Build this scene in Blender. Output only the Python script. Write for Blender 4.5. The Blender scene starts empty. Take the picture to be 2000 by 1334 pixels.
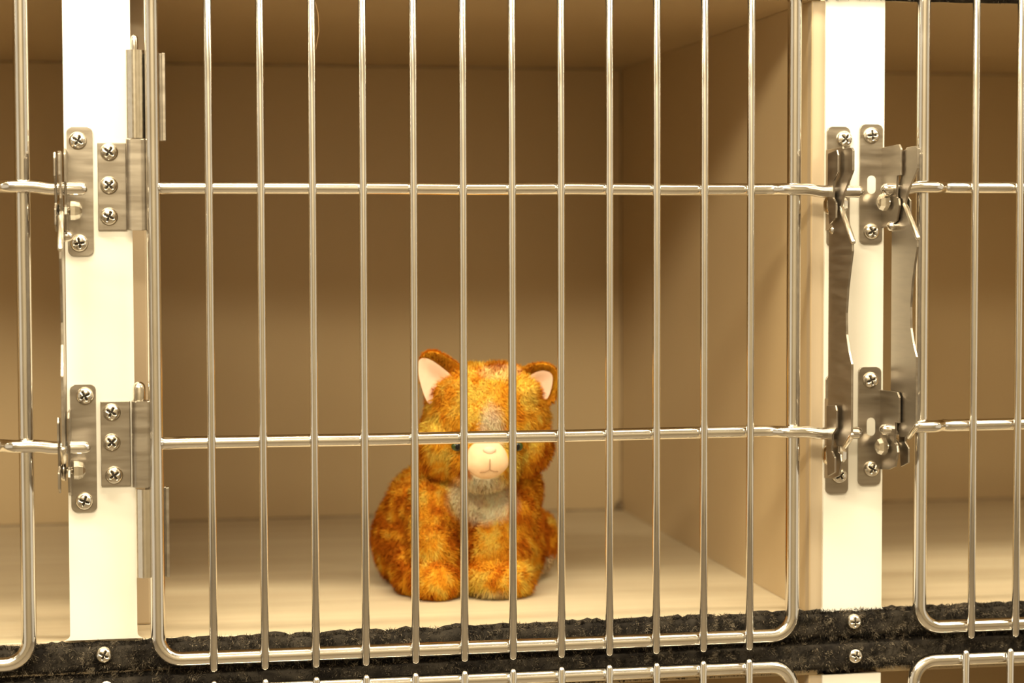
import bpy, bmesh, math, random
import numpy as np
from mathutils import Vector, Matrix, noise
random.seed(7); np.random.seed(7)
SC = bpy.context.scene
COL = SC.collection
PI = math.pi

# ------------------------------------------------------------------ camera
YAW, PITCH, ROLL, FPX = 0.181532545, 0.0496948057, -0.00251051762, 3953.26
DC = 1.588                     # camera distance from the kennel fronts (plane y = 0)
CAMZ = 1.309                   # upper kennel floor is at z = 1.0
fw = Vector((math.sin(YAW)*math.cos(PITCH), math.cos(YAW)*math.cos(PITCH), -math.sin(PITCH)))
r0 = Vector((math.cos(YAW), -math.sin(YAW), 0)); u0 = r0.cross(fw)
rt = math.cos(ROLL)*r0 + math.sin(ROLL)*u0
up = -math.sin(ROLL)*r0 + math.cos(ROLL)*u0
CAM = Vector((0, -DC, CAMZ))
cd = bpy.data.cameras.new('camera'); cam = bpy.data.objects.new('camera', cd); COL.objects.link(cam)
cd.sensor_width = 36; cd.lens = 36*FPX/2000; cd.clip_start = .05
m = Matrix((rt, up, -fw)).transposed().to_4x4(); m.translation = CAM
cam.matrix_world = m
cd.dof.use_dof = True; cd.dof.focus_distance = 1.60; cd.dof.aperture_fstop = 4.6
SC.camera = cam

# ------------------------------------------------------------------ world, lights, exposure
w = bpy.data.worlds.new('world'); SC.world = w; w.use_nodes = True
bg = w.node_tree.nodes['Background']; bg.inputs[0].default_value = (1, .84, .60, 1); bg.inputs[1].default_value = .35
SC.view_settings.view_transform = 'Standard'; SC.view_settings.look = 'None'
SC.view_settings.gamma = 1; SC.view_settings.exposure = 1.1; SC.view_settings.use_curve_mapping = False
def area(name, loc, sx, sy, power, col, tgt):
    l = bpy.data.lights.new(name, 'AREA'); l.shape = 'RECTANGLE'; l.size = sx; l.size_y = sy
    l.energy = power; l.color = col
    o = bpy.data.objects.new(name, l); COL.objects.link(o); o.location = loc
    o.rotation_euler = (Vector(tgt)-Vector(loc)).to_track_quat('-Z', 'Y').to_euler()
    return o
WARM = (1, .86, .60)
area('tube_or_fill_light', (-.45, -1.50, 2.20), 1.5, .11, 19.5, WARM, (.25, 0, 1.2))
area('tube_or_fill_light', (.3, -.44, 2.32), 2.3, .07, 20.5, WARM, (.35, -.1, 1.2))

area('tube_or_fill_light', (1.75, -1.05, 2.30), 1.1, .38, 9, WARM, (.9, 0, 1.2))
area('tube_or_fill_light', (.3, -2.45, 2.42), 2.4, .12, 13, (1, .90, .70), (.3, -3.2, .9))  # added fill lamp: brightens the rear wall for the chrome to reflect

# ------------------------------------------------------------------ helpers
def at(px, py, Y):
    d = fw*FPX + rt*(px-1000) - up*(py-667)
    return CAM + d*((Y+DC)/d.y)

def mat(name, col, rough=.5, metal=0, spec=.5):
    m = bpy.data.materials.new(name); m.use_nodes = True
    b = m.node_tree.nodes['Principled BSDF']
    b.inputs['Base Color'].default_value = (*col, 1); b.inputs['Roughness'].default_value = rough
    b.inputs['Metallic'].default_value = metal; b.inputs['Specular IOR Level'].default_value = spec
    return m
def noisy(name, c1, c2, scale, rough=.5, metal=0, bump=0, stretch=(1, 1, 1), spec=.5, r2=None, detail=4):
    m = mat(name, c1, rough, metal, spec); nt = m.node_tree; N = nt.nodes; L = nt.links; b = N['Principled BSDF']
    tc = N.new('ShaderNodeTexCoord'); mp = N.new('ShaderNodeMapping'); mp.inputs['Scale'].default_value = stretch
    nz = N.new('ShaderNodeTexNoise'); nz.inputs['Scale'].default_value = scale; nz.inputs['Detail'].default_value = detail
    cr = N.new('ShaderNodeValToRGB'); cr.color_ramp.elements[0].position = .35; cr.color_ramp.elements[1].position = .65
    cr.color_ramp.elements[0].color = (*c1, 1); cr.color_ramp.elements[1].color = (*c2, 1)
    L.new(tc.outputs['Object'], mp.inputs[0]); L.new(mp.outputs[0], nz.inputs[0]); L.new(nz.outputs[0], cr.inputs[0]); L.new(cr.outputs[0], b.inputs['Base Color'])
    if r2 is not None:
        mr = N.new('ShaderNodeMapRange'); mr.inputs[1].default_value = .3; mr.inputs[2].default_value = .7
        mr.inputs[3].default_value = rough; mr.inputs[4].default_value = r2
        L.new(nz.outputs[0], mr.inputs[0]); L.new(mr.outputs[0], b.inputs['Roughness'])
    if bump:
        bp = N.new('ShaderNodeBump'); bp.inputs['Strength'].default_value = bump; bp.inputs['Distance'].default_value = .001
        L.new(nz.outputs[0], bp.inputs['Height']); L.new(bp.outputs[0], b.inputs['Normal'])
    return m
M_POST = noisy('gloss_white_laminate', (.86, .83, .75), (.90, .87, .80), 3, .30, stretch=(1, 1, .4))
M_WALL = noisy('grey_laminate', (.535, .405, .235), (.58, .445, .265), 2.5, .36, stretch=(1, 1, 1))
M_FLOOR = noisy('shelf_laminate', (.63, .53, .375), (.71, .62, .45), 3.5, .38, stretch=(.5, 9, 1))  # stretched noise puts faint crosswise light bands into the floor colour
M_RIM = noisy('rim_laminate', (.50, .40, .28), (.54, .44, .31), 3, .5)
M_CHROME = noisy('chromed_wire', (.80, .77, .72), (.86, .84, .80), 30, .10, 1, r2=.16)
M_STEEL = noisy('brushed_steel', (.36, .32, .27), (.43, .385, .325), 25, .30, 1, stretch=(1, 1, 8), r2=.42)
M_SCREW = noisy('screw_steel', (.78, .74, .66), (.84, .80, .72), 300, .14, 1, r2=.24)
M_RECESS = mat('screw_recess', (.03, .022, .015), .6)
M_SEAM = noisy('brown_caulk', (.20, .14, .08), (.34, .27, .18), 40, .7)
M_FELT = noisy('black_felt', (.012, .010, .009), (.045, .038, .030), 60, .95, spec=.15, bump=.6)
M_HAIR = mat('hair', (.35, .22, .1), .5)

def mesh_obj(name, V, F, mt, parent=None, smooth=False, mats=None, fm=None, loc=None):
    me = bpy.data.meshes.new(name); me.from_pydata([tuple(v) for v in V], [], F)
    for x in (mats or [mt]): me.materials.append(x)
    if fm is not None: me.polygons.foreach_set('material_index', fm)
    if smooth: me.polygons.foreach_set('use_smooth', [True]*len(me.polygons))
    me.update()
    o = bpy.data.objects.new(name, me); COL.objects.link(o)
    if parent: o.parent = parent
    if loc is not None: o.location = loc
    return o
def bm_obj(name, bm, mt, parent=None, smooth=False, loc=None, bevel=0, seg=2):
    if bevel:
        bmesh.ops.bevel(bm, geom=bm.edges[:], offset=bevel, segments=seg, affect='EDGES', profile=.5, clamp_overlap=True)
    bmesh.ops.recalc_face_normals(bm, faces=bm.faces[:])
    me = bpy.data.meshes.new(name); bm.to_mesh(me); bm.free(); me.materials.append(mt)
    if smooth: me.polygons.foreach_set('use_smooth', [True]*len(me.polygons))
    o = bpy.data.objects.new(name, me); COL.objects.link(o)
    if parent: o.parent = parent
    if loc is not None: o.location = loc
    return o
def add_box(bm, a, b):
    vs = [bm.verts.new((x, y, z)) for x in (a[0], b[0]) for y in (a[1], b[1]) for z in (a[2], b[2])]
    for f in ((0,1,3,2),(4,6,7,5),(0,4,5,1),(2,3,7,6),(0,2,6,4),(1,5,7,3)): bm.faces.new([vs[i] for i in f])
def box(name, a, b, mt, parent=None, bevel=.001):
    bm = bmesh.new(); add_box(bm, a, b); return bm_obj(name, bm, mt, parent, bevel=bevel)
def tube_geo(path, r, n=14, caps=True):
    P = [Vector(p) for p in path]; rr = [r]*len(P) if not hasattr(r, '__len__') else list(r)
    if caps:                                           # rounded ends
        d = (P[0]-P[1]).normalized(); R0 = rr[0]; d2 = (P[-1]-P[-2]).normalized(); R1 = rr[-1]
        pre = [(P[0]+d*R0*math.sin(a), R0*math.cos(a)) for a in (1.45, 1.1, .6)]
        post = [(P[-1]+d2*R1*math.sin(a), R1*math.cos(a)) for a in (.6, 1.1, 1.45)]
        P = [p for p, _ in pre]+P+[p for p, _ in post]; rr = [q for _, q in pre]+rr+[q for _, q in post]
    V = []; F = []; ref = None
    for i, p in enumerate(P):
        t = (P[min(i+1, len(P)-1)]-P[max(i-1, 0)]).normalized()
        if ref is None:
            ref = Vector((0, 1, 0)) if abs(t.y) < .9 else Vector((1, 0, 0))
        s = t.cross(ref).normalized(); q = s.cross(t).normalized(); ref = q
        for k in range(n):
            a = 2*PI*k/n; V.append(p+(s*math.cos(a)+q*math.sin(a))*rr[i])
    for i in range(len(P)-1):
        for k in range(n):
            F.append((i*n+k, i*n+(k+1) % n, (i+1)*n+(k+1) % n, (i+1)*n+k))
    F.append(tuple(range(n))[::-1]); F.append(tuple((len(P)-1)*n+k for k in range(n)))
    return V, F
def tube(name, path, r, mt, parent=None, n=14, caps=True, loc=None):
    V, F = tube_geo(path, r, n, caps)
    return mesh_obj(name, V, F, mt, parent, True, loc=loc)
def tube_closed(name, path, r, mt, parent=None, n=14):
    P = [Vector(p) for p in path]; L = len(P); V = []; F = []
    for i, p in enumerate(P):
        t = (P[(i+1) % L]-P[i-1]).normalized(); q = Vector((0, 1, 0)); s = t.cross(q).normalized()
        for k in range(n):
            a = 2*PI*k/n; V.append(p+(s*math.cos(a)+q*math.sin(a))*r)
    for i in range(L):
        for k in range(n):
            j = (i+1) % L; F.append((i*n+k, i*n+(k+1) % n, j*n+(k+1) % n, j*n+k))
    return mesh_obj(name, V, F, mt, parent, True)
def prism(name, poly, axis, a, b, mt, parent=None, bevel=.0006):
    """poly of 2D points extruded along axis ('x': points are (y,z); 'y': points are (x,z))"""
    bm = bmesh.new()
    f3 = (lambda p, t: (t, p[0], p[1])) if axis == 'x' else (lambda p, t: (p[0], t, p[1]))
    A = [bm.verts.new(f3(p, a)) for p in poly]; B = [bm.verts.new(f3(p, b)) for p in poly]
    bm.faces.new(A); bm.faces.new(B[::-1]); n = len(poly)
    for i in range(n): bm.faces.new((A[i], B[i], B[(i+1) % n], A[(i+1) % n]))
    return bm_obj(name, bm, mt, parent, bevel=bevel)
def rrect(x0, z0, x1, z1, r, n=5):
    P = []
    for cx, cz, a0 in ((x1-r, z1-r, 0), (x0+r, z1-r, PI/2), (x0+r, z0+r, PI), (x1-r, z0+r, 3*PI/2)):
        for k in range(n+1):
            a = a0+PI/2*k/n; P.append((cx+r*math.cos(a), cz+r*math.sin(a)))
    return P
def empty(name, loc, label=None, cat=None, group=None, kind=None):
    o = bpy.data.objects.new(name, None); COL.objects.link(o); o.location = loc; o.empty_display_size = .05
    return tag(o, label, cat, group, kind)
def tag(o, label=None, cat=None, group=None, kind=None):
    if label: o['label'] = label
    if cat: o['category'] = cat
    if group: o['group'] = group
    if kind: o['kind'] = kind
    return o
def copy(o, parent, loc=None):
    c = o.copy(); COL.objects.link(c); c.parent = parent
    if loc is not None: c.location = loc
    return c

# pan head screw with a cross recess, axis along -y, built once
_screw = {}
def screw_mesh(kind='pan'):
    if kind in _screw: return _screw[kind]
    R, h, ns, nr = .0069, .0042, 40, 11
    V = [(0, -h+.0022, 0)]; F = []; fm = []
    dark = [1]
    for i in range(1, nr+1):
        r = R*i/nr
        for k in range(ns):
            a = 2*PI*(k+.5)/ns+.25; x, z = r*math.cos(a), r*math.sin(a)
            y = -h*(max(0, 1-(r/R)**2.6))**.5
            xr, zr = x*math.cos(.25)+z*math.sin(.25), -x*math.sin(.25)+z*math.cos(.25)
            d = (min(abs(xr), abs(zr)) < .00075 and r < .62*R)
            if d: y += .0022
            dark.append(1 if d else 0); V.append((x, y, z))
    for k in range(ns): F.append((0, 1+(k+1) % ns, 1+k)); fm.append(1)
    for i in range(nr-1):
        for k in range(ns):
            q = (1+i*ns+k, 1+i*ns+(k+1) % ns, 1+(i+1)*ns+(k+1) % ns, 1+(i+1)*ns+k)
            F.append(q); fm.append(1 if sum(dark[j] for j in q) >= 3 else 0)
    b = len(V)
    for k in range(ns):
        v = V[1+(nr-1)*ns+k]; V.append((v[0], .0006, v[2]))
    for k in range(ns):
        F.append((1+(nr-1)*ns+k, 1+(nr-1)*ns+(k+1) % ns, b+(k+1) % ns, b+k)); fm.append(0)
    me = bpy.data.meshes.new('screw'); me.from_pydata(V, [], F); me.materials.append(M_SCREW); me.materials.append(M_RECESS)
    me.polygons.foreach_set('material_index', fm); me.polygons.foreach_set('use_smooth', [True]*len(F)); me.update()
    _screw[kind] = me; return me
def screw(parent, loc, rot=0, s=1):
    o = bpy.data.objects.new('screw', screw_mesh()); COL.objects.link(o); o.parent = parent
    o.location = loc; o.rotation_euler = (random.uniform(-.05, .05), rot, random.uniform(-.05, .05)); o.scale = (s, s, s)
    return o

# ------------------------------------------------------------------ the room around the kennels (seen only in reflections)
M_ROOMF = noisy('room_floor_vinyl', (.20, .17, .13), (.25, .21, .16), 6, .5)
M_ROOMW = noisy('room_wall_paint', (.62, .55, .42), (.66, .59, .46), 2, .8)
M_ROOMC = noisy('room_ceiling_paint', (.75, .72, .66), (.80, .77, .70), 2, .9)
tag(box('floor', (-3, -3.2, -.05), (3.6, 1.2, 0), M_ROOMF, bevel=0), kind='structure')
tag(box('wall_rear', (-3, -3.3, 0), (3.6, -3.2, 2.5), M_ROOMW, bevel=0), kind='structure')
tag(box('ceiling', (-3, -3.3, 2.5), (3.6, 1.2, 2.55), M_ROOMC, bevel=0), kind='structure')
tag(box('wall_back', (-3, .74, 0), (3.6, .84, 2.5), M_ROOMW, bevel=0), kind='structure')

# ------------------------------------------------------------------ kennels
HW = .2791                     # half width of an opening between posts
XC = .2735                     # centre of the middle opening
PW = .0254                     # half width of a post
PITCHX = 2*HW+2*.0250
H = .5042; DEP = .668; RIM = .011; ZF = 1.0; PZ = .5555
K1 = DC-.016
DOOR_X = [303, 411, 511, 611, 709, 806, 902, 997, 1091, 1185, 1277, 1369, 1459, 1549]
dx = [at(p, 700, -.016).x-XC for p in DOOR_X]
ZB = at(1470, 1243, -.016).z-ZF; ZL = at(1470, 843, -.017).z-ZF; ZU = at(1470, 370, -.017).z-ZF
ZT = ZU+(ZL-ZB)
YF, RF, RW, RC = -.0165, .0057, .0032, .0049
YW = YF-RF-RW+.0004; YC = YW+RW+RC-.0004; YJ = YF-RF-RC+.0006

def make_door(par, side, endx=None, full=True, dz=0.0):
    """side=+1: latch on the right end of the crossbars; -1: latch on the left"""
    x0, x1 = dx[0], dx[-1]; r = .018; zb, zt = ZB+dz, ZT+dz
    P = []
    for cx, cz, a0 in ((x1-r, zt-r, 0), (x0+r, zt-r, PI/2), (x0+r, zb+r, PI), (x1-r, zb+r, 3*PI/2)):
        for k in range(9):
            a = a0+PI/2*k/8; P.append((cx+r*math.cos(a), YF, cz+r*math.sin(a)))
    d = tube_closed('door_frame', P, RF, M_CHROME, par, 16)
    first = None
    for x in dx[1:-1]:
        if first is None:
            first = tube('vertical_wire', [(0, YW, zb-.0062), (0, YW-.0002, (zb+zt)/2), (0, YW, zt+.0062)], RW, M_CHROME, d, 12, loc=(x, 0, 0))
            wm = first
        else:
            copy(first, d, (x+random.uniform(-.0003, .0003), 0, 0))
    for z in (ZU+dz, ZL+dz):
        xa, xb = (x0, x1) if side > 0 else (x1, x0)
        s = 1 if side > 0 else -1
        e = endx if endx is not None else (xb + s*.052)
        pts = [(xa+s*(RF+.001), YC, z), (xa+s*.02, YC, z+.0003)]
        for k in range(6): pts.append((xa+s*(.02+(abs(xb-xa)-.045)*(k+1)/6), YC, z+random.uniform(-.0004, .0004)))
        for t in (0, .25, .5, .75, 1): pts.append((xb-s*(.019-.012*t), YC+(YJ-YC)*(3*t*t-2*t**3), z))
        for t in (.25, .5, .75, 1): pts.append((xb-s*.007+s*.014*t, YJ, z))
        for t in (.35, .7, 1): pts.append((xb+s*.007+s*.014*t, YJ+.001*t, z-.0018*(3*t*t-2*t**3)))
        pts.append((e, YJ+.001, z-.0018))
        tube('crossbar', pts, RC, M_CHROME, d, 16)
    # weld beads where wires meet crossbars and frame
    bm = bmesh.new()
    for x in dx[1:-1]:
        for z in (ZU+dz, ZL+dz, zb, zt):
            for sx in (-1, 1):
                q = bmesh.ops.create_icosphere(bm, subdivisions=1, radius=.0014)
                ry = (YC-RC*.35) if z in (ZU+dz, ZL+dz) else YF-RF*.5
                for v in q['verts']: v.co = Vector((v.co.x+x+sx*RW*.95, v.co.y+ry-.001, v.co.z*2.2+z))
    wb = bm_obj('weld_bead', bm, M_CHROME, d, True); wb['kind'] = 'stuff'
    return d

def make_latch(par, org, side, pxs, zc, xin, scr, slot=None):
    """keeper plate on the post with a forked flange; side +1: plate goes to +x from the flange."""
    X = xin; s = side
    pw = .0195
    x0, x1 = (X, X+pw) if s > 0 else (X-pw, X)
    k = prism('latch_keeper', rrect(x0, zc-.049, x1, zc+.049, .004), 'y', -.0022, 0, M_STEEL, par, .0004)
    # forked flange standing towards the room
    up_ = [(-.001, .030), (-.040, .031), (-.044, .027), (-.044, .006), (-.036, .0065), (-.034, -.0115), (-.040, -.0125), (-.042, -.018), (-.036, -.030), (-.022, -.034), (-.001, -.036)]
    fl = prism('keeper_flange', [(p, zc+q) for p, q in up_], 'x', X-.0009, X+.0009, M_STEEL, k, .0004)
    ck = [(-.026, .026), (-.047, .028), (-.050, .024), (-.050, .010), (-.040, .004), (-.038, -.010), (-.046, -.014), (-.046, -.026), (-.030, -.031), (-.026, -.010)]
    prism('keeper_cheek', [(p, zc+q) for p, q in ck], 'x', X-s*.0072-.0008, X-s*.0072+.0008, M_STEEL, k, .0004)
    if slot:
        pts = rrect(slot[0]-.0036, slot[1]-.0075, slot[0]+.0036, slot[1]+.0075, .0035, 5)
        prism('slot', pts, 'y', -.0025, -.0023, M_POST, k, 0)
    for p in scr: screw(k, (p[0], -.0022, p[1]), random.uniform(0, 1.5))
    # pivot bolt with dome head and nut, across the flange
    hy, hz = -.020, zc-.0150
    for sg, nm, R, L in ((-s, 'bolt_head', .0080, .0055), (s, 'bolt_nut', .0070, .0085)):
        xa = X+sg*.0030
        Vv, Fv = tube_geo([(xa, hy, hz), (xa+sg*L*.4, hy, hz), (xa+sg*L*.8, hy, hz), (xa+sg*L, hy, hz)], [R, R, R*.8, R*.35], 6 if nm == 'bolt_nut' else 16, False)
        mesh_obj(nm, Vv, Fv, M_SCREW, k, nm == 'bolt_head')
    tube('bolt_shank', [(X-.0035, hy, hz), (X+.0035, hy, hz)], .0028, M_SCREW, k, 10, False)
    return k

def make_lever(par, X, side, zu, zl, Yoff=0):
    """upright lever strip joining the upper and lower latch, lying in the y-z plane"""
    th = .0019; xa = X-side*.0030
    def Z(py): return zu + (370-py)*(zu-zl)/473.0
    front = [(.069, 303), (.0725, 308), (.0725, 345), (.052, 385), (.045, 412), (.0725, 474), (.0728, 492), (.0680, 520), (.0625, 560), (.0590, 605), (.0600, 645), (.0655, 675), (.0728, 698), (.0728, 828), (.057, 852)]
    rear = [(.040, 856), (.033, 846), (.033, 836), (.0180, 829), (.0180, 452), (.033, 428), (.033, 380), (.036, 362), (.045, 356), (.045, 308), (.050, 303)]
    poly = [(-p+Yoff, Z(y)) for p, y in front+rear]
    l = prism('latch_lever', poly, 'x', xa-th/2, xa+th/2, M_STEEL, par, .0003)
    # rolled lips on the sloping front edges
    sx = side
    for a, b in ((412, 474), (828, 852)):
        pa = dict((y, p) for p, y in front)
        y0_, y1_ = -pa[a]+Yoff, -pa[b]+Yoff
        tube('lever_lip', [(xa, y0_, Z(a)), (xa, (y0_+y1_)/2, (Z(a)+Z(b))/2), (xa, y1_, Z(b))], .0022, M_SCREW, l, 10)
    rl = tube('lever_rivet', [(xa+sx*.001, -.026, Z(452)), (xa+sx*.004, -.026, Z(452))], .0042, M_SCREW, l, 14)
    return l

def make_hinge(par, org, leaf, knuckle, dknuckle, pin, tab, screws):
    """pixel rectangles measured on the photograph, turned into positions at the hinge's own depth"""
    def L(px, py, Y): return at(px, py, Y)-org
    a, b = L(leaf[0], leaf[3], -.001), L(leaf[2]+6, leaf[1], -.001)
    h = box('hinge', (a.x, -.0022, a.z), (b.x, 0, b.z), M_STEEL, par, .0005)
    kx = (L(knuckle[0], 300, -.012).x+L(knuckle[2], 300, -.012).x)/2; ky = -.0115
    R = (L(knuckle[2], 300, -.012).x-L(knuckle[0], 300, -.012).x)/2
    z0, z1 = L(knuckle[0], knuckle[3], ky).z, L(knuckle[0], knuckle[1], ky).z
    # barrel as a curled leaf: flat outer wall with rounded corners
    def barrel(name, z0, z1, R, cx):
        bm = bmesh.new()
        poly = rrect(cx-R, ky-R, cx+R, ky+R, R*.55, 6)
        A = [bm.verts.new((p[0], p[1], z0)) for p in poly]; B = [bm.verts.new((p[0], p[1], z1)) for p in poly]
        bm.faces.new(A); bm.faces.new(B[::-1]); n = len(poly)
        for i in range(n): bm.faces.new((A[i], B[i], B[(i+1) % n], A[(i+1) % n]))
        o = bm_obj(name, bm, M_STEEL, h, bevel=.0005, seg=1)
        return o
    barrel('hinge_barrel', z0, z1, R, kx)
    dz0, dz1 = L(dknuckle[0], dknuckle[3], ky).z, L(dknuckle[0], dknuckle[1], ky).z
    dxc = (L(dknuckle[0], 300, ky).x+L(dknuckle[2], 300, ky).x)/2
    # door barrel: a rolled strap that shows three ridges
    bm = bmesh.new()
    pts = []
    for k in range(36):
        t = 2*PI*k/36; rr = R*.97*(1+.03*math.cos(7*t)); pts.append((dxc+rr*math.cos(t), ky+rr*math.sin(t)))
    A = [bm.verts.new((p[0], p[1], dz0)) for p in pts]; B = [bm.verts.new((p[0], p[1], dz1)) for p in pts]
    bm.faces.new(A[::-1]); bm.faces.new(B)
    for i in range(36): bm.faces.new((A[i], A[(i+1) % 36], B[(i+1) % 36], B[i]))
    me = bm_obj('door_barrel', bm, M_SCREW, h)
    p0, p1 = L(pin[0], pin[3], ky), L(pin[2], pin[1], ky)
    tube('hinge_pin', [((p0.x+p1.x)/2, ky, p0.z-.004), ((p0.x+p1.x)/2, ky, p1.z-.002)], (p1.x-p0.x)/2*.95, M_SCREW, h, 16)
    t0, t1 = L(tab[0], tab[3], -.008), L(tab[2], tab[1], -.008)
    # strap behind the door frame tube with a lip folded forward
    bm = bmesh.new(); add_box(bm, (dxc, YF+RF+.0001, t0.z), (t1.x, YF+RF+.0018, t1.z)); add_box(bm, (t1.x-.0026, YF+.001, t0.z), (t1.x, YF+RF+.0018, t1.z))
    bm_obj('hinge_strap', bm, M_STEEL, h, bevel=.0004)
    for s in screws: screw(h, L(s[0], s[1], -.0022), random.uniform(0, 1.5))
    return h

def shell(par, rims=(1, 1)):
    """laminate box of one kennel, in the kennel's own coordinates (origin: front of the floor, middle)"""
    xl_, xr_ = -HW+RIM*rims[0], HW-RIM*rims[1]
    def panel(name, a, b, mt): return box(name, a, b, mt, par, .0008)
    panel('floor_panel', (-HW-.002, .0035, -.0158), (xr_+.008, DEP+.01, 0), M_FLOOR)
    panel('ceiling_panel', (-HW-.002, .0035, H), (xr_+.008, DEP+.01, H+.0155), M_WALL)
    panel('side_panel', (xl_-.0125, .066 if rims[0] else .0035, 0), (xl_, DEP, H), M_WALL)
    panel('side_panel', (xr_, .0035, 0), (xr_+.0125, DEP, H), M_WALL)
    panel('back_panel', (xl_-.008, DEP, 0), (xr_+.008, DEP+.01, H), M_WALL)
    # front rims beside the opening
    for s, f, xin in ((-1, rims[0], xl_), (1, rims[1], xr_)):
        if not f: continue
        xo, xn = s*(HW+.004), xin-s*.0002
        yy = .0032 if s > 0 else .060  # left rim set far back so the post edge shades it
        prism('front_rim', [(xo, 0), (xo, H), (xn, H), (xn, .0)], 'y', yy, yy+.011, M_RIM, par, .0018)
        if s < 0: box('jamb', (xo-.004, .0035, 0), (-HW-.0002, yy, H), M_RIM, par, 0)
    # darker seams in the back corners
    for s, xx in ((1, xl_), (-1, xr_)):
        tube('corner_seam', [(xx+s*.0002, DEP-.0002, .004), (xx+s*.0002, DEP-.0002, H*.5), (xx+s*.0002, DEP-.0002, H-.004)], .0011, M_SEAM, par, 8)
    tube('corner_seam', [(xl_+.003, DEP-.0004, .0002), (0, DEP-.0004, .0002), (xr_-.003, DEP-.0004, .0002)], .0013, M_SEAM, par, 8)
    tube('corner_seam', [(xl_+.003, DEP-.0004, H-.0002), (0, DEP-.0004, H-.0002), (xr_-.003, DEP-.0004, H-.0002)], .0013, M_SEAM, par, 8)
    return xr_

# middle kennel
kc = empty('kennel', (XC, 0, ZF), 'middle wire-fronted kennel in the upper row, the one holding the plush cat', 'cage', 'laminate kennels with wire doors')
xi = shell(kc)
org = Vector((XC, 0, ZF))
# dirty spot in the rear right corner
bm = bmesh.new()
for i in range(9):
    q = bmesh.ops.create_icosphere(bm, subdivisions=2, radius=random.uniform(.002, .0042))
    o_ = Vector((xi-random.uniform(.001, .006), DEP-random.uniform(.001, .006), random.uniform(.001, .012)))
    for v in q['verts']: v.co += o_
bm_obj('corner_stain', bm, M_SEAM, kc, True)
ex_c = at(1677, 368, YJ).x-XC
make_door(kc, 1, ex_c)
make_hinge(kc, org, (192, 279, 240, 450), (246, 272, 285, 450), (246, 98, 285, 270), (255, 70, 270, 98), (311, 105, 322, 276), [(213, 297), (213, 362), (213, 423)])
make_hinge(kc, org, (198, 783, 248, 950), (251, 783, 292, 951), (255, 955, 297, 1127), (259, 752, 285, 783), (320, 950, 330, 1125), [(218, 805), (218, 864), (223, 928)])
def loc(px, py, Y, o): v = at(px, py, Y)-o; return (v.x, v.z)
XL = at(1613, 500, 0).x-XC
zc1, zc2 = at(1640, 365, 0).z-ZF, at(1640, 848, 0).z-ZF
make_latch(kc, org, 1, None, zc1, XL, [loc(1647, 272, 0, org), loc(1634, 452, 0, org)])
make_latch(kc, org, 1, None, zc2, XL, [loc(1637, 928, 0, org), loc(1634, 745, 0, org)])
make_lever(kc, XL, 1, zc1, zc2)

# left kennel
kl = empty('kennel', (XC-PITCHX, 0, ZF), 'empty upper kennel cut by the left edge of the photo', 'cage', 'laminate kennels with wire doors')
orl = Vector((XC-PITCHX, 0, ZF)); shell(kl, (1, 0))
shift = at(49, 700, -.016).x-(XC-PITCHX)-dx[-1]
dxs = dx; dx = [v+shift for v in dxs]
dzl = (at(45, 362, -.017).z - (ZU+ZF))*.5+(at(45, 872, -.017).z-(ZL+ZF))*.5
print('left door shift', shift, dzl)
make_door(kl, 1, at(158, 368, YJ).x-orl.x, dz=dzl)
dx = dxs
XLl = at(133, 500, 0).x-orl.x
zl1, zl2 = at(155, 374, 0).z-ZF, at(160, 875, 0).z-ZF
make_latch(kl, orl, 1, None, zl1, XLl, [loc(152, 275, 0, orl), loc(155, 475, 0, orl)])
make_latch(kl, orl, 1, None, zl2, XLl, [loc(166, 773, 0, orl), loc(165, 978, 0, orl)])
make_lever(kl, XLl, 1, zl1, zl2)

# right kennel
kr = empty('kennel', (XC+PITCHX, 0, ZF), 'empty upper kennel cut by the right edge of the photo', 'cage', 'laminate kennels with wire doors')
orr = Vector((XC+PITCHX, 0, ZF)); shell(kr, (0, 1))
shift = at(1799, 700, -.016).x-(XC+PITCHX)-dx[0]
dx = [v+shift for v in dxs]
dzr = (at(1850, 367, -.017).z - (ZU+ZF))*.5+(at(1850, 829, -.017).z-(ZL+ZF))*.5
print('right door shift', shift, dzr)
make_door(kr, -1, at(1733, 368, YJ).x-orr.x, dz=dzr)
dx = dxs
XR = at(1721, 500, 0).x-orr.x
zr1, zr2 = at(1700, 360, 0).z-ZF, at(1700, 832, 0).z-ZF
make_latch(kr, orr, -1, None, zr1, XR, [loc(1700, 265, 0, orr), loc(1700, 452, 0, orr)], loc(1700, 361, 0, orr))
make_latch(kr, orr, -1, None, zr2, XR, [loc(1698, 742, 0, orr), loc(1700, 915, 0, orr)], loc(1699, 833, 0, orr))
make_lever(kr, XR, -1, zr1, zr2)

# lower row: only its top edge is in the photograph
for i, (x, lab) in enumerate(((XC, 'lower-row kennel directly below the plush cat, only its door top showing'), (XC+PITCHX, 'lower-row kennel at the bottom right corner of the photo'))):
    k = empty('kennel', (x, 0, ZF-PZ), lab, 'cage', 'laminate kennels with wire doors'); shell(k, (1, 1) if i == 0 else (0, 1))
    if i: dx = [v+shift-.0045 for v in dxs]
    make_door(k, 1 if i == 0 else -1, (dx[-1]+.035) if i == 0 else (dx[0]-.030), dz=-.0005)
    dx = dxs

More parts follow.
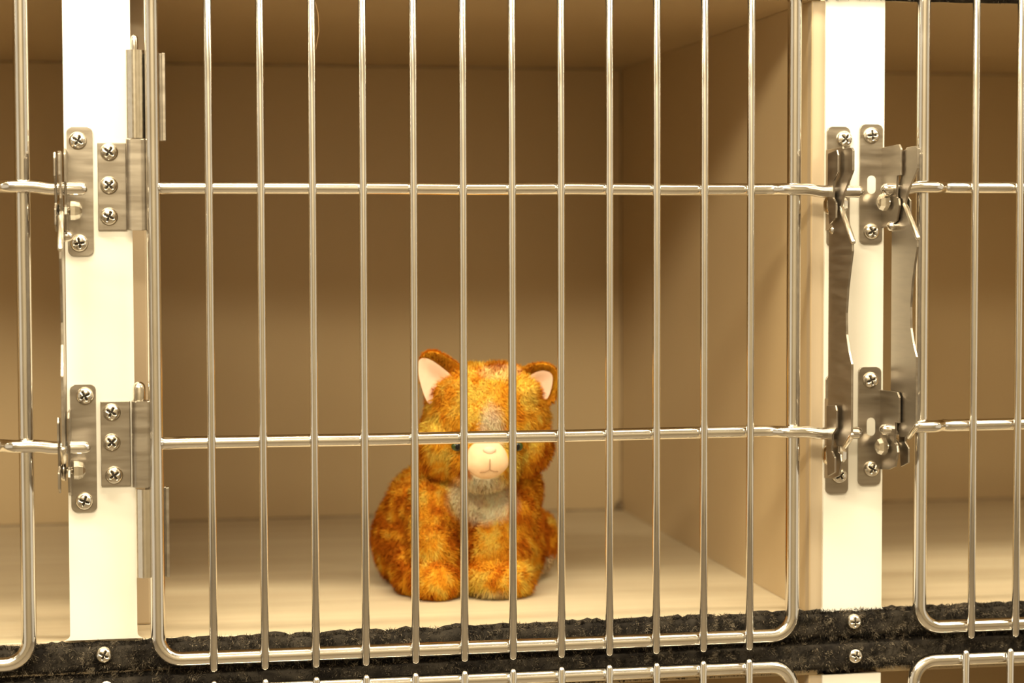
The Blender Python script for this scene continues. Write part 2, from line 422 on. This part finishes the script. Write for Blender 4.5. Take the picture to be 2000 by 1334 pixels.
# ------------------------------------------------------------------ posts between the kennels
def post(xl, z0, z1, lab, grp):
    """front face strip, flaring at the foot"""
    c = xl; w = PW; r = .0045
    P = [(c-w, z1), (c-w, z0+r)] + [(c-w-r+r*math.cos(a), z0+r-r*math.sin(a)) for a in (.4, .8, 1.2, PI/2)]
    P += [(c+w+r-r*math.cos(a), z0+r-r*math.sin(a)) for a in (PI/2, 1.2, .8, .4)] + [(c+w, z0+r), (c+w, z1)]
    P = [(x-c, z-z0) for x, z in P]
    o = prism('divider_post', P[::-1], 'y', 0, .0029, M_POST, None, .0006)
    o.location = (c, 0, z0)
    return tag(o, lab, 'post', grp)
g = 'white posts between the kennels'
XP1, XP2 = XC-HW-PW+.0002, XC+HW+PW-.0002
post(XP1, ZF+.001, ZF+H+.03, 'glossy white post left of the plush cat kennel, carrying its two door hinges', g)
post(XP2, ZF+.001, ZF+H+.004, 'glossy white post right of the plush cat kennel, with two columns of latches', g)
post(XP2, ZF-PZ, ZF-PZ+H, 'lower white post under the black strips, only its top visible at bottom right', g)

# ------------------------------------------------------------------ black fuzzy strips along the kennel edges
def felt_strip(name, x0, x1, zb, zt, lab, grp, Y=-.0058, nf=26000, seed=1, tilt=.0062, fib=True, rag=.0032):
    rnd = random.Random(seed); rs = np.random.RandomState(seed)
    root = empty(name, ((x0+x1)/2, 0, (zb+zt)/2), lab, 'strip', grp)
    root.rotation_euler = (0, -tilt, 0)
    W = x1-x0; Hh = zt-zb; nx, nz = int(W/.004), 8
    V = []; F = []
    for i in range(nx+1):
        x = -W/2+W*i/nx
        for j in range(nz+1):
            z = -Hh/2+Hh*j/nz
            e = min(j, nz-j)/nz*2
            n = noise.noise(Vector((x*70+seed*9, z*90, 0)))
            y = Y*(.35+.65*min(1, e*1.8)**.5) - .0012*n if 0 < j < nz else 0.0028
            if j >= nz-1: z += rag*noise.noise(Vector((x*55, seed*3.1, 0)))+rag*.7*noise.noise(Vector((x*210, seed, 5)))
            if j <= 1: z += .0006*noise.noise(Vector((x*60, seed*5.1, 0)))
            V.append((x, y, z))
    for i in range(nx):
        for j in range(nz):
            a = i*(nz+1)+j; F.append((a, a+nz+1, a+nz+2, a+1))
    mesh_obj('strip_backing', V, F, M_FELT, root, True)
    # fibres
    n = nf
    X = rs.uniform(-W/2, W/2, n); Z = rs.uniform(-Hh/2, Hh/2, n)
    e = np.minimum(Z+Hh/2, Hh/2-Z)/Hh*2
    y = Y*(.35+.65*np.minimum(1, e*1.8)**.5)
    root_ = np.stack([X, y+.0006, Z], 1)
    cl = np.array([[noise.noise(Vector((a*160, 0, b*160))), noise.noise(Vector((a*160, 7, b*160)))] for a, b in zip(X, Z)])
    d = np.stack([cl[:, 0]*1.6-.25+rs.normal(0, .35, n), -.55+rs.normal(0, .2, n), -.35+cl[:, 1]*1.4+rs.normal(0, .35, n)], 1)
    top = Z > Hh/2-.0028
    d[top, 2] = np.abs(d[top, 2])*.9+.25
    d /= np.linalg.norm(d, axis=1)[:, None]
    L = rs.uniform(.0018, .0042, n)[:, None]
    side = np.cross(d, rs.normal(0, 1, (n, 3))); side /= np.linalg.norm(side, axis=1)[:, None]
    wd = rs.uniform(.00018, .00042, n)[:, None]
    VV = np.stack([root_-side*wd, root_+side*wd, root_+d*L], 1).reshape(-1, 3)
    me = bpy.data.meshes.new('strip_fibres'); me.vertices.add(3*n); me.vertices.foreach_set('co', VV.ravel())
    me.loops.add(3*n); me.loops.foreach_set('vertex_index', np.arange(3*n)); me.polygons.add(n)
    me.polygons.foreach_set('loop_start', np.arange(n)*3)
    me.materials.append(M_FIB[0]); me.materials.append(M_FIB[1]); me.materials.append(M_FIB[2])
    mi = (cl[:, 0]+cl[:, 1]*.5+rs.normal(0, .25, n)); mi = np.where(mi > .28, 2, np.where(mi > .0, 1, 0)).astype(np.int32)
    me.polygons.foreach_set('material_index', mi); me.update()
    f = bpy.data.objects.new('strip_fibres', me); COL.objects.link(f); f.parent = root; f['kind'] = 'stuff'
    return root
M_FIB = [mat('black_fibre', (.010, .008, .006), .8, spec=.2), mat('dark_brown_fibre', (.060, .048, .035), .8, spec=.2), mat('dusty_fibre', (.20, .165, .12), .8, spec=.2)]
def zline(p1, p2):
    a, b = at(*p1, -.006), at(*p2, -.006); t = (b.z-a.z)/(b.x-a.x); return a.z+(XC-a.x)*t, t
zt_, t1 = zline((200, 1254), (1660, 1194)); zj, t2 = zline((200, 1318), (1660, 1248)); zb_, t3 = zline((200, 1383), (1660, 1309))
print('strip z', zt_, zj, zb_, t1, t2, t3)
gs = 'black fuzzy strips between the rows'
sa = felt_strip('felt_strip', XC-1.2, XC+1.2, zj+.0006, zt_, 'upper black fuzzy strip right under the upper kennels and their white posts', gs, seed=1, nf=110000, tilt=t2*.85)
sb = felt_strip('felt_strip', XC-1.2, XC+1.2, zb_, zj-.0008, 'lower black fuzzy strip directly above the lower doors, below its twin', gs, seed=2, nf=90000, tilt=t2*.85, rag=.0008)
sc_ = felt_strip('felt_strip', XC-1.2, XC+1.2, ZF+H+.0005, ZF+H+.022, 'black strip at the very top of the photo, above the right-hand kennel', gs, seed=3, nf=20000, tilt=0, rag=.0005)
def sscrew(root, px, py):
    p = at(px, py, -.0085); o = bpy.data.objects.new('screw', screw_mesh()); COL.objects.link(o); o.parent = root
    v = p-root.location; c, s = math.cos(root.rotation_euler.y), math.sin(root.rotation_euler.y)
    o.location = (v.x*c-v.z*s, -.0085, v.x*s+v.z*c); o.rotation_euler = (0, random.uniform(0, 1.5), 0); o.scale = (.92, 1, .92)
sscrew(sa, 203, 1279); sscrew(sa, 1668, 1214); sscrew(sb, 208, 1343); sscrew(sb, 1670, 1280)

# ------------------------------------------------------------------ stray hair caught on a wire
hp = [(601, -60), (612, -10), (621, 25), (623, 60), (617, 95), (611, 112)]
hr = tube('stray_hair', [at(px, py, -.022)-at(611, 112, -.022) for px, py in hp], .00022, M_HAIR, None, 6)
hr.location = at(611, 112, -.022)
tag(hr, 'single long thin hair caught on the third wire from the left hinge', 'hair')

# ------------------------------------------------------------------ plush cat
S = .000445
FY = .145
CATX = at(948, 1168, FY).x
def c(px, py, y=0):
    p = at(px, py, FY+y); return Vector((p.x-CATX, y, p.z-ZF))
def proj(p):
    d = Vector((p[0]+CATX, p[1]+FY, p[2]+ZF))-CAM; k = FPX/d.dot(fw)
    return 1000+d.dot(rt)*k, 667-d.dot(up)*k
# the viewer looks slightly from the left, so things further back appear shifted: handled by 3-D placement
ROT = 0
body = [  # centre, radii, (rotation about y)
 (c(948, 826, .004), (.0540, .043, .0490), 0),
 (c(925, 780, .004), (.040, .036, .030), 0),
 (c(975, 780, .004), (.038, .036, .030), 0),      # head
 (c(872, 862, .000), (.0255, .028, .030), .2),      # cheek
 (c(1020, 862, .000), (.0245, .028, .029), -.2),    # cheek
 (c(945, 900, -.022), (.030, .026, .024), 0),       # under the muzzle
 (c(925, 960, .035), (.050, .042, .040), 0),        # chest / neck
 (c(905, 1040, .062), (.066, .055, .054), 0),       # torso
 (c(795, 1042, .075), (.029, .044, .043), .15),     # haunch on the left
 (c(818, 980, .060), (.026, .036, .034), .5),
 (c(1004, 1050, .066), (.027, .042, .046), 0),      # haunch on the right
 (c(848, 1010, .018), (.0235, .025, .040), .05),    # foreleg
 (c(846, 1080, .006), (.0215, .024, .034), 0),
 (c(848, 1130, -.004), (.0225, .029, .0185), 0),    # paw
 (c(800, 1120, .020), (.014, .026, .022), -.3),     # toe of the left hind foot
 (c(985, 1010, .016), (.0290, .027, .040), -.12),
 (c(970, 1075, .004), (.0275, .026, .034), 0),
 (c(972, 1128, -.006), (.0295, .031, .0185), 0),
 (c(1056, 1050, .09), (.014, .020, .024), 0),       # tail
 (c(1048, 1090, .080), (.012, .016, .013), 0),
 (c(1000, 960, .030), (.024, .030, .034), .1),
]
bm = bmesh.new()
for ce, ra, ro in body:
    q = bmesh.ops.create_icosphere(bm, subdivisions=4, radius=1)
    Rm = Matrix.Rotation(ro, 3, 'Y')
    for v in q['verts']: v.co = ce+Rm @ Vector((v.co.x*ra[0], v.co.y*ra[1], v.co.z*ra[2]))
me = bpy.data.meshes.new('cat_tmp'); bm.to_mesh(me); bm.free()
to = bpy.data.objects.new('cat_tmp', me); COL.objects.link(to)
rm = to.modifiers.new('r', 'REMESH'); rm.mode = 'VOXEL'; rm.voxel_size = .0022
sm = to.modifiers.new('s', 'SMOOTH'); sm.factor = .5; sm.iterations = 5
dg = bpy.context.evaluated_depsgraph_get(); dg.update()
ev = bpy.data.meshes.new_from_object(to.evaluated_get(dg))
bpy.data.objects.remove(to)
cat = empty('plush_cat', (CATX, FY, ZF), 'orange tabby plush cat toy with cream muzzle and pink-lined ears, seated on the kennel floor', 'plush toy')
ev.name = 'body'
for v in ev.vertices:
    if v.co.z < .0012: v.co.z = .0012
bod = bpy.data.objects.new('body', ev); COL.objects.link(bod); bod.parent = cat
ev.polygons.foreach_set('use_smooth', [True]*len(ev.polygons))

OR_D = np.array((.60, .165, .008)); OR_M = np.array((.94, .42, .028)); OR_L = np.array((.98, .63, .10)); CRM = np.array((.95, .84, .62)); 
def smooth(a, b, x):
    t = min(1, max(0, (x-a)/(b-a))); return t*t*(3-2*t)
def lerp(a, b, t): return a*(1-t)+b*t
def furcol(p):
    x, y, z = p
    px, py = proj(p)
    n1 = noise.noise(Vector((x*38+3, y*38, z*30))); n2 = noise.noise(Vector((x*120, y*120+5, z*90)))
    n3 = noise.noise(Vector((x*75+9, y*75, z*160+2)))
    n4 = noise.noise(Vector((x*210+2, y*210, z*110)))
    t = .50+.85*n1+.75*n2+.60*n4
    head = py < 945
    if head:
        st = math.sin(x*230+n1*5)*.5
        t += .12+.18*st*smooth(.15, .19, z)
        t += .35*smooth(150, 40, math.hypot(px-930, (py-800)*.9))-.12
    else:
        st = math.sin(z*270+x*60+n1*4)
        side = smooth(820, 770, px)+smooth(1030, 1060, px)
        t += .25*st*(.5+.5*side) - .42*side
        t += .30*smooth(1090, 1150, py)*(1-side)
    t = min(1.2, max(-.3, t))
    col = lerp(OR_D, OR_M, smooth(-.1, .5, t)) if t < .5 else lerp(OR_M, OR_L, smooth(.5, 1.05, t))
    if y < .05:
        b = smooth(1.15, .55, math.hypot((px-958)/26, (py-838)/58))*.85     # blaze
        b = max(b, smooth(1.25, .75, math.hypot((px-940)/62, (py-972)/50)))   # bib
        b = max(b, smooth(1.2, .8, math.hypot((px-975)/40, (py-730)/12))*.35)
        b = max(b, smooth(1.3, .6, math.hypot((px-950)/60, (py-1168)/16))*.5)
        col = lerp(col, CRM, min(1, b*(.85+.3*n2)))
    if px > 1030 and py > 1085 and y > .05: col = lerp(col, CRM, .75)
    return col*(1+.12*n3)
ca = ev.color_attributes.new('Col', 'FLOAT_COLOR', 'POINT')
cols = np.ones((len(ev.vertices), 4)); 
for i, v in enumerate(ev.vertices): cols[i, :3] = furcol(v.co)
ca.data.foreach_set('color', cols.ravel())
def plush(name, vc=True, col=(1, 1, 1)):
    m = mat(name, col, .95, spec=.1); b = m.node_tree.nodes['Principled BSDF']
    nt = m.node_tree; tr = nt.nodes.new('ShaderNodeBsdfTranslucent'); mx = nt.nodes.new('ShaderNodeMixShader'); mx.inputs[0].default_value = .14
    nt.links.new(b.outputs[0], mx.inputs[1]); nt.links.new(tr.outputs[0], mx.inputs[2]); nt.links.new(mx.outputs[0], nt.nodes['Material Output'].inputs[0])
    if vc:
        a = m.node_tree.nodes.new('ShaderNodeVertexColor'); a.layer_name = 'Col'
        m.node_tree.links.new(a.outputs[0], b.inputs['Base Color']); nt.links.new(a.outputs[0], tr.inputs[0])
    return m
M_PLUSH = plush('plush_fur'); ev.materials.clear(); ev.materials.append(M_PLUSH)
M_PEACH = noisy('peach_velour', (.84, .58, .35), (.90, .65, .42), 60, .9, bump=.3, spec=.1)
M_PINK = noisy('pink_velour', (.84, .58, .44), (.90, .66, .50), 60, .9, bump=.3, spec=.1)
M_THREAD = mat('brown_thread', (.35, .20, .10), .9)
M_EYE = mat('green_eye', (.03, .05, .01), .08)
M_PUPIL = mat('black_pupil', (.005, .005, .005), .05)

# fur over body and ears
def fur(src, name, n, par, lmin=.0034, lmax=.0072, off=Vector((0, 0, 0)), filt=None, seed=3, colf=furcol):
    rs = np.random.RandomState(seed)
    src.calc_loop_triangles()
    nv = len(src.vertices); co = np.empty(nv*3); src.vertices.foreach_get('co', co); co = co.reshape(-1, 3)
    nt = len(src.loop_triangles); tv = np.empty(nt*3, dtype=np.int32); src.loop_triangles.foreach_get('vertices', tv); tv = tv.reshape(-1, 3)
    A, B, C_ = co[tv[:, 0]], co[tv[:, 1]], co[tv[:, 2]]
    nr = np.cross(B-A, C_-A); ar = np.linalg.norm(nr, axis=1); nr = nr/np.maximum(ar, 1e-12)[:, None]
    idx = rs.choice(nt, n, p=ar/ar.sum()); u, v = rs.rand(n), rs.rand(n); fl = u+v > 1; u[fl], v[fl] = 1-u[fl], 1-v[fl]
    P = A[idx]+(B[idx]-A[idx])*u[:, None]+(C_[idx]-A[idx])*v[:, None]; N_ = nr[idx]
    if filt is not None:
        k = filt(P, N_); P, N_ = P[k], N_[k]; n = len(P)
    cl = np.array([noise.noise_vector(Vector(p)*95) for p in P]); c2 = np.array([noise.noise_vector(Vector(p)*30+Vector((9, 9, 9))) for p in P])
    d = N_*.60+cl*.45+c2*.45+rs.normal(0, .24, (n, 3))+np.array([0, -.04, -.42])
    dn = (d*N_).sum(1); d += N_*np.maximum(0, .28-dn)[:, None]
    d /= np.linalg.norm(d, axis=1)[:, None]
    L = (rs.uniform(lmin, lmax, n)*(1+.35*c2[:, 0]))[:, None]
    bend = np.array([0, 0, -1.])[None]*.35+cl*.3
    s = np.cross(d, N_)+rs.normal(0, .25, (n, 3)); s /= np.linalg.norm(s, axis=1)[:, None]
    s *= np.where((np.cross(s, d)*N_).sum(1) < 0, -1., 1.)[:, None]
    w0 = rs.uniform(.00022, .00042, n)[:, None]
    Pm = P+d*L*.55; Pt = P+d*L+bend*L*.35
    P0 = P-N_*.0004
    V = np.stack([P0-s*w0, P0+s*w0, Pm+s*w0*.8, Pm-s*w0*.8, Pt], 1).reshape(-1, 3)
    V[:, 2] = np.maximum(V[:, 2], .0004)
    me = bpy.data.meshes.new(name); me.vertices.add(5*n); me.vertices.foreach_set('co', V.ravel())
    b = np.arange(n)*5
    lp = np.stack([b, b+1, b+2, b+3, b+3, b+2, b+4], 1).ravel()
    me.loops.add(7*n); me.loops.foreach_set('vertex_index', lp); me.polygons.add(2*n)
    ls = np.stack([np.arange(n)*7, np.arange(n)*7+4], 1).ravel(); me.polygons.foreach_set('loop_start', ls)
    at_ = me.color_attributes.new('Col', 'FLOAT_COLOR', 'POINT')
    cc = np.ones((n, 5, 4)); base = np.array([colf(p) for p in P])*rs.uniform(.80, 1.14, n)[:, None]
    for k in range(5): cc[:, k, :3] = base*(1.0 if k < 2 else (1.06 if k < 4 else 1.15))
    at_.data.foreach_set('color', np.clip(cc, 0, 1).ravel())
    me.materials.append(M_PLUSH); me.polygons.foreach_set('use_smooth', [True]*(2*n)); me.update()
    # rounded shading: every hair takes the normal of the skin under it, blended with its own lean
    nn = N_*.75+d*.55+rs.normal(0, .16, (n, 3)); nn /= np.linalg.norm(nn, axis=1)[:, None]
    me.normals_split_custom_set_from_vertices(np.repeat(nn, 5, axis=0).tolist())
    o = bpy.data.objects.new(name, me); COL.objects.link(o); o.parent = par; o['kind'] = 'stuff'
    return o
muz = c(950, 897, -.040)
def keep(P, N_):
    dd = np.hypot((P[:, 0]-muz.x)/.0185, (P[:, 2]-muz.z)/.0170)
    return ~((dd < 1) & (P[:, 1] < 0))
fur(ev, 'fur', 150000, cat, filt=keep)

# muzzle of smooth velour with a stitched mouth
bm = bmesh.new(); bmesh.ops.create_uvsphere(bm, u_segments=32, v_segments=20, radius=1)
for v in bm.verts:
    x, y, z = v.co
    k = 1+.10*math.exp(-((z+.35)/.35)**2)
    cleft = .10*math.exp(-(x/.16)**2)*(1 if z < .1 else 0)*(1 if y < 0 else 0)*smooth(.1, -.5, z)
    v.co = Vector((x*.0180*k, y*.0150*(1-cleft), z*.0170))
mz = bm_obj('muzzle', bm, M_PEACH, cat, True); mz.location = muz
mp = [(-.0085, -.0118, -.0095), (-.0045, -.0132, -.0078), (0, -.0150, -.0030)]
V1, F1 = tube_geo([(0.0005, -.0153, .0015), (0.0005, -.0148, -.004), (0.0005, -.0133, -.0075)], .00035, 6)
V2, F2 = tube_geo([(.0005, -.0133, -.0075), (-.0035, -.0128, -.0092), (-.0075, -.0115, -.0098)], .00035, 6)
V3, F3 = tube_geo([(.0005, -.0133, -.0075), (.0045, -.0126, -.0092), (.0080, -.0112, -.0095)], .00035, 6)
st = mesh_obj('mouth_stitch', V1+V2+V3, F1+[tuple(i+len(V1) for i in f) for f in F2]+[tuple(i+len(V1)+len(V2) for i in f) for f in F3], M_THREAD, mz, True)
# nose leather: small rounded triangle
bm = bmesh.new(); bmesh.ops.create_uvsphere(bm, u_segments=16, v_segments=10, radius=1)
for v in bm.verts: v.co = Vector((v.co.x*.0055*(1+.35*v.co.z), v.co.y*.0020, v.co.z*.0034))
no = bm_obj('nose', bm, M_PINK, mz, True); no.location = (0.0005, -.0128, .0085)
for sx, px in ((-1, 893), (1, 1010)):
    bm = bmesh.new(); bmesh.ops.create_uvsphere(bm, u_segments=20, v_segments=14, radius=1)
    for v in bm.verts: v.co = Vector((v.co.x*.0052, v.co.y*.0034, v.co.z*.0042))
    e = bm_obj('eye', bm, M_EYE, cat, True); e.location = c(px, 872, -.0405 if sx < 0 else -.040)
    bm = bmesh.new(); bmesh.ops.create_uvsphere(bm, u_segments=12, v_segments=8, radius=1)
    for v in bm.verts: v.co = Vector((v.co.x*.0022, v.co.y*.0010, v.co.z*.0034))
    p_ = bm_obj('pupil', bm, M_PUPIL, e, True); p_.location = (0, -.0029, 0)

# ears: cupped shells, furry outside and pink inside
def ear(poly, yb, yt, lean, mir, seed):
    """poly: outline in photo pixels (tip region first), thickness built as a cupped double shell"""
    P = [c(px, py, 0) for px, py in poly]
    cen = sum(P, Vector())/len(P); zmin = min(p.z for p in P); zmax = max(p.z for p in P)
    rings = [1.0, .86, .66, .42, .2]
    def shellv(off, sc, cup):
        V = []
        for r in rings:
            for p in P:
                q = cen+(p-cen)*r*sc
                y = yb+(yt-yb)*(q.z-zmin)/(zmax-zmin)+off+cup*(1-r*r)
                V.append((q.x, y, q.z))
        V.append((cen.x, yb+(yt-yb)*(cen.z-zmin)/(zmax-zmin)+off+cup, cen.z)); return V
    n = len(P)
    def faces(flip, b=0):
        F = []
        for i in range(len(rings)-1):
            for k in range(n):
                q = (b+i*n+k, b+i*n+(k+1) % n, b+(i+1)*n+(k+1) % n, b+(i+1)*n+k); F.append(q[::-1] if flip else q)
        cidx = b+len(rings)*n
        for k in range(n):
            q = (b+(len(rings)-1)*n+k, b+(len(rings)-1)*n+(k+1) % n, cidx); F.append(q[::-1] if flip else q)
        return F
    back = shellv(.0070, 1.0, .006); front = shellv(.0012, 1.0, .006)
    F = faces(True)+faces(False, len(back))
    for k in range(n): F.append((k, (k+1) % n, len(back)+(k+1) % n, len(back)+k))
    o = mesh_obj('ear', back+front, F, M_PLUSH, cat, True)
    bmx = bmesh.new(); bmx.from_mesh(o.data); bmesh.ops.recalc_face_normals(bmx, faces=bmx.faces[:]); bmx.to_mesh(o.data); bmx.free()
    a = o.data.color_attributes.new('Col', 'FLOAT_COLOR', 'POINT'); cc = np.ones((len(o.data.vertices), 4))
    earcol = lambda p: lerp(OR_M, OR_D, .15+.6*noise.noise(Vector(p)*90))
    for i, v in enumerate(o.data.vertices): cc[i, :3] = earcol(v.co)
    a.data.foreach_set('color', cc.ravel())
    return o, earcol
def smoothpoly(P, n=3):
    for _ in range(n):
        Q = []
        for i in range(len(P)):
            a, b = P[i], P[(i+1) % len(P)]
            Q += [(a[0]*.75+b[0]*.25, a[1]*.75+b[1]*.25), (a[0]*.25+b[0]*.75, a[1]*.25+b[1]*.75)]
        P = Q
    return P
def inner(poly, yb, yt, zref, cup=.005):
    P = [c(px, py, 0) for px, py in poly]; cen = sum(P, Vector())/len(P); zmin, zmax = zref
    V = []; F = []; rings = [1.0, .8, .55, .28]
    for r in rings:
        for p in P:
            q = cen+(p-cen)*r; V.append((q.x, yb+(yt-yb)*(q.z-zmin)/(zmax-zmin)-.0010+cup*(1-r*r)-.0012*(1 if r < 1 else 0), q.z))
    V.append((cen.x, yb+(yt-yb)*(cen.z-zmin)/(zmax-zmin)-.0022+cup, cen.z)); n = len(P)
    for i in range(len(rings)-1):
        for k in range(n): F.append((i*n+k, i*n+(k+1) % n, (i+1)*n+(k+1) % n, (i+1)*n+k))
    for k in range(n): F.append(((len(rings)-1)*n+k, (len(rings)-1)*n+(k+1) % n, len(rings)*n))
    return V, F
for seed, outer, innr in ((5, smoothpoly([(812, 700), (838, 680), (880, 700), (912, 728), (905, 790), (842, 800), (820, 752)]), smoothpoly([(808, 704), (828, 694), (868, 722), (896, 750), (880, 768), (850, 782), (834, 792), (818, 750)])),
                     (6, smoothpoly([(1000, 752), (1012, 722), (1045, 706), (1078, 712), (1088, 742), (1078, 790), (1020, 800)]), smoothpoly([(1004, 764), (1020, 738), (1048, 720), (1074, 726), (1074, 752), (1064, 784), (1040, 775), (1010, 772)]))):
    o, ecol = ear(outer, -.006, -.014, 0, 1, seed)
    zs = [c(*p).z for p in outer]
    V, F = inner(innr, -.006, -.014, (min(zs), max(zs)))
    mesh_obj('ear_lining', V, F, M_PINK, o, True)
    # fur only on the rim and the rear face
    xs = [c(*p).x for p in outer]; cenx = sum(xs)/len(xs)
    lin = [c(*p) for p in innr]
    def outside(P, N_, lin=lin):
        res = np.ones(len(P), bool)
        # point in polygon on the x-z outline, front side only
        inside = np.zeros(len(P), bool); j = len(lin)-1
        for i in range(len(lin)):
            xi_, zi, xj, zj2 = lin[i].x, lin[i].z, lin[j].x, lin[j].z
            cnd = ((zi > P[:, 2]) != (zj2 > P[:, 2])) & (P[:, 0] < (xj-xi_)*(P[:, 2]-zi)/(zj2-zi+1e-12)+xi_); inside ^= cnd; j = i
        return ~(inside & (N_[:, 1] < .2))
    fur(o.data, 'ear_fur', 9000, o, .0018, .0040, filt=outside, seed=seed, colf=ecol)
